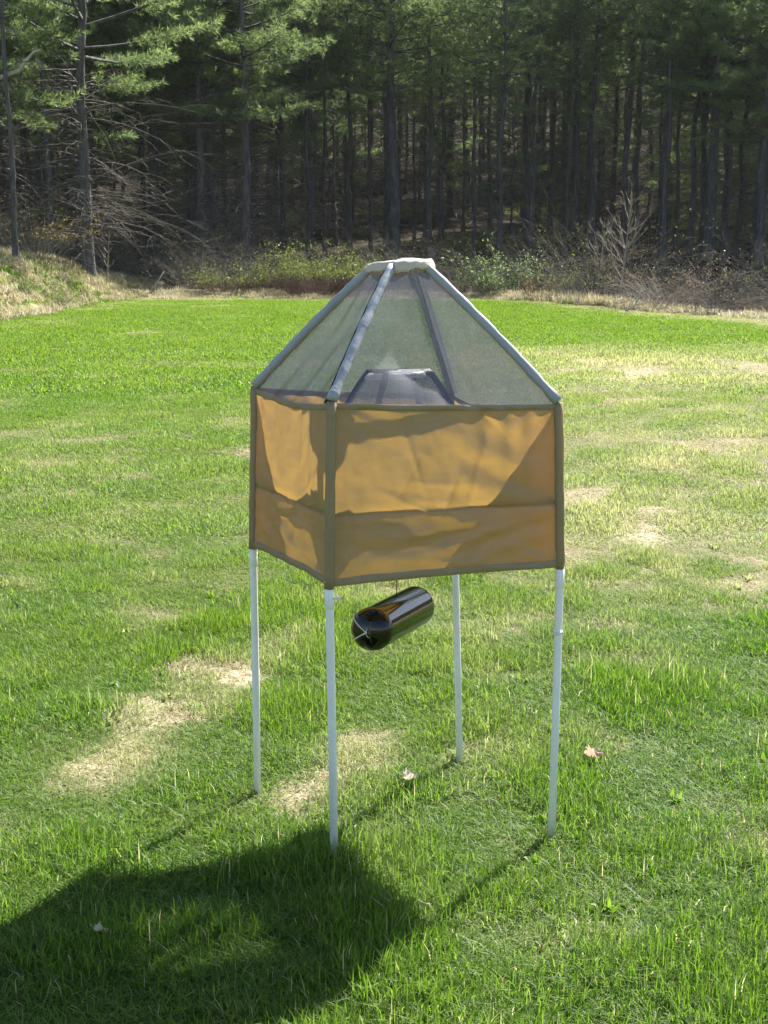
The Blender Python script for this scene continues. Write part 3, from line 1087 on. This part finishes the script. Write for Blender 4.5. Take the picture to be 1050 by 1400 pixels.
TOP = {'F': (-.132, 3.300, 1.240), 'R': (.468, 3.525, 1.211), 'L': (-.370, 3.785, 1.229), 'B': (.206, 4.015, 1.188)}
BOT = {'F': (-.142, 3.300, .762), 'R': (.485, 3.525, .760), 'L': (-.386, 3.785, .757), 'B': (.220, 4.015, .745)}
FEET = {'F': (-.134, 3.299), 'R': (.471, 3.453), 'L': (-.383, 3.736), 'B': (.244, 3.990)}
RING = {'F': (.020, 3.600, 1.572), 'R': (.112, 3.655, 1.575), 'L': (-.034, 3.690, 1.569), 'B': (.083, 3.745, 1.568)}
for d_ in (TOP, BOT, RING):
    for k_ in d_: d_[k_] = np.array(d_[k_])

trap = empty('insect_trap', (.05, 3.63, 0))
trap['label'] = 'box shaped fly trap of tan canvas and grey mesh on four white legs'
trap['category'] = 'fly trap'
ORG = np.array([.05, 3.63, 0])
def tpart(name, me, parent=trap):
    o = ob(name, me, parent)
    return o
def loc(P): return np.asarray(P) - ORG          # coordinates relative to the trap

for k in 'FRLB':
    f = np.array([*FEET[k], -.05]); b = BOT[k]; t = TOP[k] - np.array([0, 0, .012])
    inw = (ORG - b); inw[2] = 0; inw /= np.linalg.norm(inw)
    b2 = b + inw * .0; t2 = t + inw * .0
    leg = tpart('leg', MB().tube([loc(f), loc(f * .5 + b2 * .5 + np.array([.001, .002, 0])), loc(b2), loc(t2)], [.0110, .0110, .0110, .0105], 16).mesh('leg', M_PVC))
    tpart('collar', MB().tube([loc(b2 + (f - b2) * .07), loc(b2 + (f - b2) * .068), loc(b2 + (f - b2) * -.02)], [.0114, .0124, .0124], 16).mesh('leg_collar', M_PVC), leg)
    if k == 'F':
        c0 = b2 + (f - b2) * .035
        tpart('clip', MB().tube([loc(c0 + [.008, 0, 0]), loc(c0 + [.020, -.004, .0]), loc(c0 + [.028, -.004, .002])], [.005, .0035, .006], 8).mesh('clip', M_CLIP), leg)
    if k == 'R':
        c0 = b2 + (f - b2) * .225
        tpart('clip', MB().tube([loc(c0 + [-.016, -.003, -.004]), loc(c0 + [-.004, -.012, .0]), loc(c0 + [.012, -.008, .004])], [.004, .005, .004], 8).mesh('clip', M_CLIP), leg)

def panel(a, b, sag_top, sag_bot, seed, sag_peak=.5, amp=.9, band=.60, bulge=.006):
    """canvas wall between corner a and corner b; returns the point function P(u, v), v = 0 top .. 1 bottom"""
    TA, TB, BA, BB = TOP[a], TOP[b], BOT[a], BOT[b]
    out = np.cross(TB - TA, np.array([0, 0, 1.0])); out /= np.linalg.norm(out)
    mid = (TA + TB) / 2 - ORG; mid[2] = 0
    if out.dot(mid) < 0: out = -out
    rr = np.random.default_rng(seed)
    ph = rr.random(8) * 6.28
    def P(u, v):
        u = np.asarray(u, float); v = np.asarray(v, float)
        U = u[..., None]; V = v[..., None]
        p = (TA * (1 - U) + TB * U) * (1 - V) + (BA * (1 - U) + BB * U) * V
        pk = np.where(u < sag_peak, u / sag_peak * .5, .5 + (u - sag_peak) / (1 - sag_peak) * .5)
        s = np.sin(np.pi * pk) ** .8
        p = p.copy()
        p[..., 2] -= sag_top * s * (1 - v) ** 1.5
        p[..., 2] += sag_bot * s * v ** 1.5
        env = np.clip(np.sin(np.pi * u), 0, 1) ** .5
        # gathered folds hanging from the top hem
        ft = .0042 * np.exp(-(v / .22)) * np.sin(u * 38 + 4 * np.sin(u * 7 + ph[0]) + ph[1]) * sstep(.0, .05, v)
        # long diagonal tension folds
        g1 = np.sin((u * 1.4 + v * .9) * 13 + 1.6 * np.sin(u * 5 + ph[2]) + ph[3])
        g2 = np.sin((u * .9 - v * 1.3) * 17 + 1.3 * np.sin(v * 6 + ph[4]) + ph[5])
        e1 = fbm(u * 3, v * 3, 1.0, seed, 2)
        ds = .0034 * g1 * sstep(.45, .75, e1) + .0030 * g2 * sstep(.5, .25, e1)
        # creases low down, almost level
        lo = .0040 * np.sin(v * 46 + 3.5 * np.sin(u * 5 + ph[6]) + u * 6) * sstep(band + .02, band + .15, v) * sstep(.98, .85, v) * fbm(u * 2, v * 4, .6, seed + 5, 2)
        def crease(q, w_):       # narrow raised fold along q = 0
            return np.exp(-np.abs(q) / w_)
        cr = 0
        rr2 = np.random.default_rng(seed + 40)
        for q_ in range(13):
            cu, cv = rr2.random(2)
            an = rr2.choice((0.15, -.2, 1.0, -1.1, 1.45, .5)) + rr2.normal() * .15
            if cv > band: an *= .3
            if cv < .2: an = 1.4 + rr2.normal() * .25
            ln = .10 + .22 * rr2.random()
            du, dv = (u - cu) * 1.25, (v - cv)
            al = du * math.cos(an) + dv * math.sin(an); ac = -du * math.sin(an) + dv * math.cos(an) + .25 * al * al
            cr = cr + rr2.choice((-1, 1)) * (.0022 + .0030 * rr2.random()) * crease(ac, .012 + .012 * rr2.random()) * np.exp(-(al / ln) ** 2)
        # puckers where the cloth is gathered at the four corners
        for (cu, cv) in ((0, 0), (1, 0), (0, 1), (1, 1)):
            ang = np.arctan2(np.abs(v - cv), np.abs(u - cu) * 1.25 + 1e-4)
            rd = np.hypot((u - cu) * 1.25, v - cv)
            cr = cr + .0035 * np.sin(ang * 13 + ph[1]) * np.exp(-(rd / .30) ** 2) * sstep(.03, .15, rd)
        crump = cr + (fbm(u * 8, v * 7, .8, seed + 9, 3) - .5) * .006
        bl = bulge * np.sin(np.pi * u) * np.sin(np.pi * np.clip(v / band, 0, 1)) - .004 * np.sin(np.pi * u) * (v > band)
        sl = -.005 * np.exp(-((v - band - .01 * np.sin(u * 9 + ph[7])) / .025) ** 2)
        d = (ft + ds + lo + crump + sl) * amp * 1.5 * env + bl
        return p + out * d[..., None]
    return P, out

def grid_uv(n, m, v0=0, v1=1, u0=0, u1=1):
    return np.meshgrid(np.linspace(u0, u1, n), np.linspace(v0, v1, m))

PANELS = {}
for (a, b, st, sb, seed, pk, nm) in (('F', 'R', .004, .003, 3, .5, 1), ('F', 'L', .018, .004, 5, .45, 1), ('L', 'B', .006, .006, 7, .5, 1), ('B', 'R', .034, .006, 9, .35, 1)):
    P, out = panel(a, b, st, sb, seed, pk)
    PANELS[a + b] = (P, out)
    U, V = grid_uv(96, 72)
    pn = tpart('fabric_panel', MB().grid(loc(P(U, V))).mesh('fabric_panel', M_CANVAS))
    # top and bottom hems: folded bands a little proud of the cloth
    for (v0, v1, nmh) in ((-.004, .034, 'top_hem'), (.955, 1.004, 'bottom_hem')):
        U, V = grid_uv(96, 6, max(v0, 0), min(v1, 1))
        Pf = P(U, V)
        prof = np.array([.0012, .0035, .0042, .0042, .0035, .0012])[:, None, None]
        front = Pf + out * prof
        back = Pf - out * (prof)
        mb = MB().grid(loc(front))
        mb.grid(loc(back)[::-1])
        e0 = MB()
        mb.grid(loc(np.stack([back[0], front[0]])))
        mb.grid(loc(np.stack([front[-1], back[-1]])))
        tpart(nmh, mb.mesh(nmh, M_HEM), pn)
    # sewn band inside, where the inner funnel joins the wall
    U, V = grid_uv(96, 4, .592, .618)
    Pb = P(U, V) - out * .004
    tpart('seam_band', MB().grid(loc(Pb)).mesh('seam_band', M_CANVAS), pn)

for k in 'FRLB':
    outv = TOP[k] - ORG; outv[2] = 0; outv /= np.linalg.norm(outv)
    t = TOP[k] + outv * .000 + np.array([0, 0, .003]); b = BOT[k] + outv * .000 - np.array([0, 0, .004])
    n = 14
    rr = random.Random(ord(k))
    pts = [loc(t * (1 - i / n) + b * (i / n) + outv * rr.uniform(-.001, .0015)) for i in range(n + 1)]
    tpart('corner_sleeve', MB().tube(pts, [.0132 + rr.uniform(-.0006, .0006) for _ in pts], 12, True, 1, .03).mesh('corner_sleeve', M_HEM))

# rafters in grey sleeves
for k in 'FRLB':
    a = TOP[k] + np.array([0, 0, .006]); b = RING[k]
    n = 22
    rr = random.Random(ord(k) + 9)
    pts = []
    for i in range(n + 1):
        t = i / n
        p = a * (1 - t) + b * t
        p = p + np.array([0, 0, .008 * math.sin(math.pi * t)]) + np.array([rr.uniform(-1, 1), rr.uniform(-1, 1), rr.uniform(-1, 1)]) * .0004
        pts.append(loc(p))
    rad = [.0128 + rr.uniform(-.0005, .0005) + .0009 * math.sin(q_ * 1.7 + ord(k)) for q_ in range(len(pts))]
    rad[0] = .0145; rad[1] = .015
    rf = tpart('rafter', MB().tube(pts, rad, 14, True, 5, .04).mesh('rafter', M_SLEEVE))
    side = {'F': (-.016, -.002, -.006), 'B': (.016, .0, -.006), 'L': (.010, -.006, -.012), 'R': (-.010, -.008, -.012)}[k]
    if k in 'FB': tpart('binding', MB().tube([p + np.array(side) for p in pts], .0032, 6).mesh('rafter_binding', M_BLACKCORD), rf)

# mesh walls of the pyramid
def mesh_wall(a, b, key, flip, seed, depth=.02):
    P, out = PANELS[key]
    U, V = grid_uv(48, 40)
    u = 1 - U if flip else U
    base = P(u, np.zeros_like(u))
    top = RING[a] * (1 - U[..., None]) + RING[b] * U[..., None]
    T = V[..., None]
    p = base * (1 - T) + top * T
    env = np.sin(np.pi * U) * np.sin(np.pi * V)
    wr = np.sin((U * 1.0 + V * 1.6) * 9 + seed) * np.exp(-((U - .25) / .22) ** 2) + np.sin((U * 1.5 - V) * 11 + seed) * np.exp(-((U - .8) / .2) ** 2)
    p = p - out * (depth * env + .006 * wr * env)[..., None]
    p[..., 2] -= depth * .3 * env
    return p
for (a, b, key, flip, sd_) in (('F', 'R', 'FR', False, 1), ('F', 'L', 'FL', False, 2), ('L', 'B', 'LB', False, 4), ('B', 'R', 'BR', False, 6)):
    tpart('mesh_panel', MB().grid(loc(mesh_wall(a, b, key, flip, sd_))).mesh('mesh_panel', M_SCREEN))

# gathered cloth cap
u = np.linspace(0, 2 * np.pi, 49); v = np.linspace(0, 1, 13)
Uc, Vc = np.meshgrid(u, v)
ctr = (RING['F'] + RING['R'] + RING['L'] + RING['B']) / 4
ax = (RING['R'] - RING['L']) / 2; ay = (RING['B'] - RING['F']) / 2
sq = 1.0 / np.maximum(1e-6, (np.abs(np.cos(Uc)) ** 2.6 + np.abs(np.sin(Uc)) ** 2.6) ** (1 / 2.6))
rad = np.interp(Vc, [0, .3, .6, .75, .9, 1], [1.02, 1.03, 1.0, .93, .5, 0.0]) * sq
zz = np.interp(Vc, [0, .3, .6, .75, .9, 1], [-.022, -.014, -.004, .002, .005, .006])
gat = 1 + .05 * np.sin(Uc * 11 + 2 * np.sin(Uc * 3)) * (1 - Vc)
cp = ctr + np.array([.0, 0, .012]) + (np.cos(Uc) * rad * gat)[..., None] * ax * 1.08 + (np.sin(Uc) * rad * gat)[..., None] * ay * 1.08
cp[..., 2] += zz + (fbm(np.cos(Uc) * rad * 3 + 7, np.sin(Uc) * rad * 3, .5, 8, 3) - .5) * .010 + .004 * np.cos(Uc)
tpart('cap', MB().grid(loc(cp)).mesh('cap', M_CAP))
tpart('knot', MB().sphere(loc(ctr + np.array([.055, -.02, -.004])), (.013, .012, .012), 10, 7).mesh('cap_knot', M_CAP), bpy.data.objects['cap'])

# inner funnel
WF = .60
WALL = {k: TOP[k] * (1 - WF) + BOT[k] * WF for k in 'FRLB'}
fc = np.array([.042, 3.66, 1.284])
IN = {}
for k in 'FRLB':
    dv = WALL[k] - fc; dv[2] = 0
    IN[k] = fc + dv * .20
fun = tpart('inner_funnel', MB().grid(loc(cp * 0 + fc + (cp - ctr - np.array([0, 0, .012])) * np.array([1.0, 1.0, .75]))).mesh('funnel_cap', M_CLIP))
for k in 'FRLB':
    w2 = WALL[k] * .97 + fc * .03; w2[2] = WALL[k][2]
    rp = []
    for t in np.linspace(0, 1, 9):
        p = w2 * (1 - t) + IN[k] * t
        p[:2] += (fc[:2] - p[:2]) * .22 * math.sin(math.pi * t)
        rp.append(loc(p))
    tpart('rib', MB().tube(rp, .0090, 10).mesh('funnel_rib', M_RIB), fun)
for (a, b, key) in (('F', 'R', 'FR'), ('F', 'L', 'FL'), ('L', 'B', 'LB'), ('B', 'R', 'BR')):
    P, out = PANELS[key]
    U, V = grid_uv(40, 30)
    base = P(U, np.full_like(U, WF)) - out * .006
    top = IN[a] * (1 - U[..., None]) + IN[b] * U[..., None]
    p = base * (1 - V[..., None]) + top * V[..., None]
    env = np.sin(np.pi * U) * np.sin(np.pi * V)
    p[..., :2] += (fc[:2] - p[..., :2]) * (.22 * np.sin(np.pi * V))[..., None]
    p = p - out * (.012 * env + .005 * np.sin(U * 14 + V * 9) * env)[..., None]
    tpart('funnel_mesh', MB().grid(loc(p)).mesh('funnel_mesh', M_SCREEN2), fun)
    e = [loc(IN[a] * (1 - t) + IN[b] * t) for t in np.linspace(0, 1, 5)]
    tpart('rim_binding', MB().tube(e, .006, 6).mesh('rim_binding', M_DARKHEM), fun)

# ------------------------------------------------------------------ black float hanging under the trap
A = np.array([-.0326, 3.53, .5818]); B = np.array([.0929, 3.85, .5589])
axv = (B - A); Lc = np.linalg.norm(axv); axv /= Lc
R0 = .0615
prof = []
for i in range(9):
    a = math.pi / 2 * i / 8
    prof.append((-.046 * math.cos(a), R0 * math.sin(a)))
prof += [(Lc * .02, R0 * 1.0), (Lc * .5, R0 * 1.004), (Lc * .98, R0)]
for i in range(9):
    a = math.pi / 2 * i / 8
    prof.append((Lc + .046 * math.sin(a), R0 * math.cos(a)))
e1 = np.cross(axv, [0, 0, 1]); e1 /= np.linalg.norm(e1)
e2 = np.cross(axv, e1)
Pm = np.zeros((len(prof), 49, 3))
for i, (s_, r_) in enumerate(prof):
    th = np.linspace(0, 2 * np.pi, 49)
    Pm[i] = A + axv * s_ + r_ * (np.cos(th)[:, None] * e1 + np.sin(th)[:, None] * e2)
fl = empty('hanging_float', tuple((A + B) / 2 - np.array([0, 0, R0])))
FO = np.array(fl.location)
fl['label'] = 'glossy black round ended plastic cylinder hanging under the canvas box'
fl['category'] = 'float'
ob('body', MB().grid((Pm - FO)[:, ::-1]).mesh('float_body', M_BLACK), fl)
tipA = A - axv * .047
def surf_pt(s_, ang, lift=.0022):
    """point on the near dome or side, ang measured from e1 toward e2"""
    if s_ < 0: r_ = R0 * math.sqrt(max(0, 1 - (s_ / .046) ** 2))
    else: r_ = R0
    dv = math.cos(ang) * e1 + math.sin(ang) * e2
    n = dv * (r_ + lift) + axv * (s_ + (-lift if s_ < -.02 else 0))
    return A + n - FO
for an in (2.55, 3.75):
    # around the left side of the dome as the camera sees it
    pts = [tipA - axv * .001 - FO] + [surf_pt(s_, an) for s_ in (-.044, -.038, -.028, -.015, 0, .05, .15, .25, Lc)]
    ob('cord', MB().tube(pts, .0016, 6).mesh('float_cord', M_CORD), fl)
kn = MB().sphere(tipA - axv * .002 - FO, (.0042, .0035, .0045), 8, 6)
for (dx, dz) in ((.010, -.014), (.004, .010), (-.006, -.006)):
    kn.tube([tipA - axv * .004 - FO, tipA - axv * .006 - FO + np.array([dx * .5, -.004, dz * .6]), tipA - axv * .004 - FO + np.array([dx, -.002, dz])], .0010, 5)
ob('knot', kn.mesh('float_knot', M_CORD), fl)
topc = (A * .45 + B * .55) + np.array([0, 0, R0])
hang = np.array([.042, 3.66, 1.26])
ob('line', MB().tube([topc - FO, topc * .7 + hang * .3 - FO, hang - FO], .0012, 5).mesh('float_line', M_BLACKCORD), fl)
# ------------------------------------------------------------------ dead leaves on the lawn
M_LEAFB = mat_leaf('dead_oak_leaf', (.30, .19, .12), (.50, .38, .28), 1.2, .04, 30)
M_LEAFW = mat_leaf('bleached_leaf', (.45, .38, .30), (.62, .56, .47), 1.2, .04, 30)
def leaf(seed, X, Y, s, mat, label, dz=.035):
    r = np.random.default_rng(seed)
    U, V = np.meshgrid(np.linspace(-1, 1, 15), np.linspace(0, 1, 22))
    wv = np.sin(np.pi * V) ** .7 * (.36 + .12 * np.sin(V * 22))
    x = U * wv; y = V - .5
    z = .55 * (x * 1.6) ** 2 + .30 * (V - .5) ** 2 + .10 * (fbm(x + 5, y + seed, .35, seed, 2) - .5) + .16 * np.sin(U * 3 + V * 6 + seed)
    Pl = np.stack([x, y, z], -1) * s
    o = ob('dead_leaf', MB().grid(Pl).mesh('dead_leaf', mat))
    ob('stalk', MB().tube([(0, -.5 * s, .05 * s), (.02 * s, -.65 * s, .1 * s), (.05 * s, -.78 * s, .2 * s)], .012 * s + .0006, 5).mesh('leaf_stalk', mat), o)
    o.location = (X, Y, float(height(X, Y)) + dz)
    o.rotation_euler = (r.uniform(-.5, .5), r.uniform(-.4, .4), r.uniform(0, 6.28))
    tag(o, label, 'leaf')
leaf(1, .672, 3.99, .066, M_LEAFB, 'curled tan dead leaf on the grass right of the right front leg')
leaf(2, .080, 3.80, .055, M_LEAFW, 'bleached crumpled leaf on the grass between the front and back legs')
leaf(3, -.673, 2.87, .036, M_LEAFW, 'small pale leaf lying in the shadow of the trap')
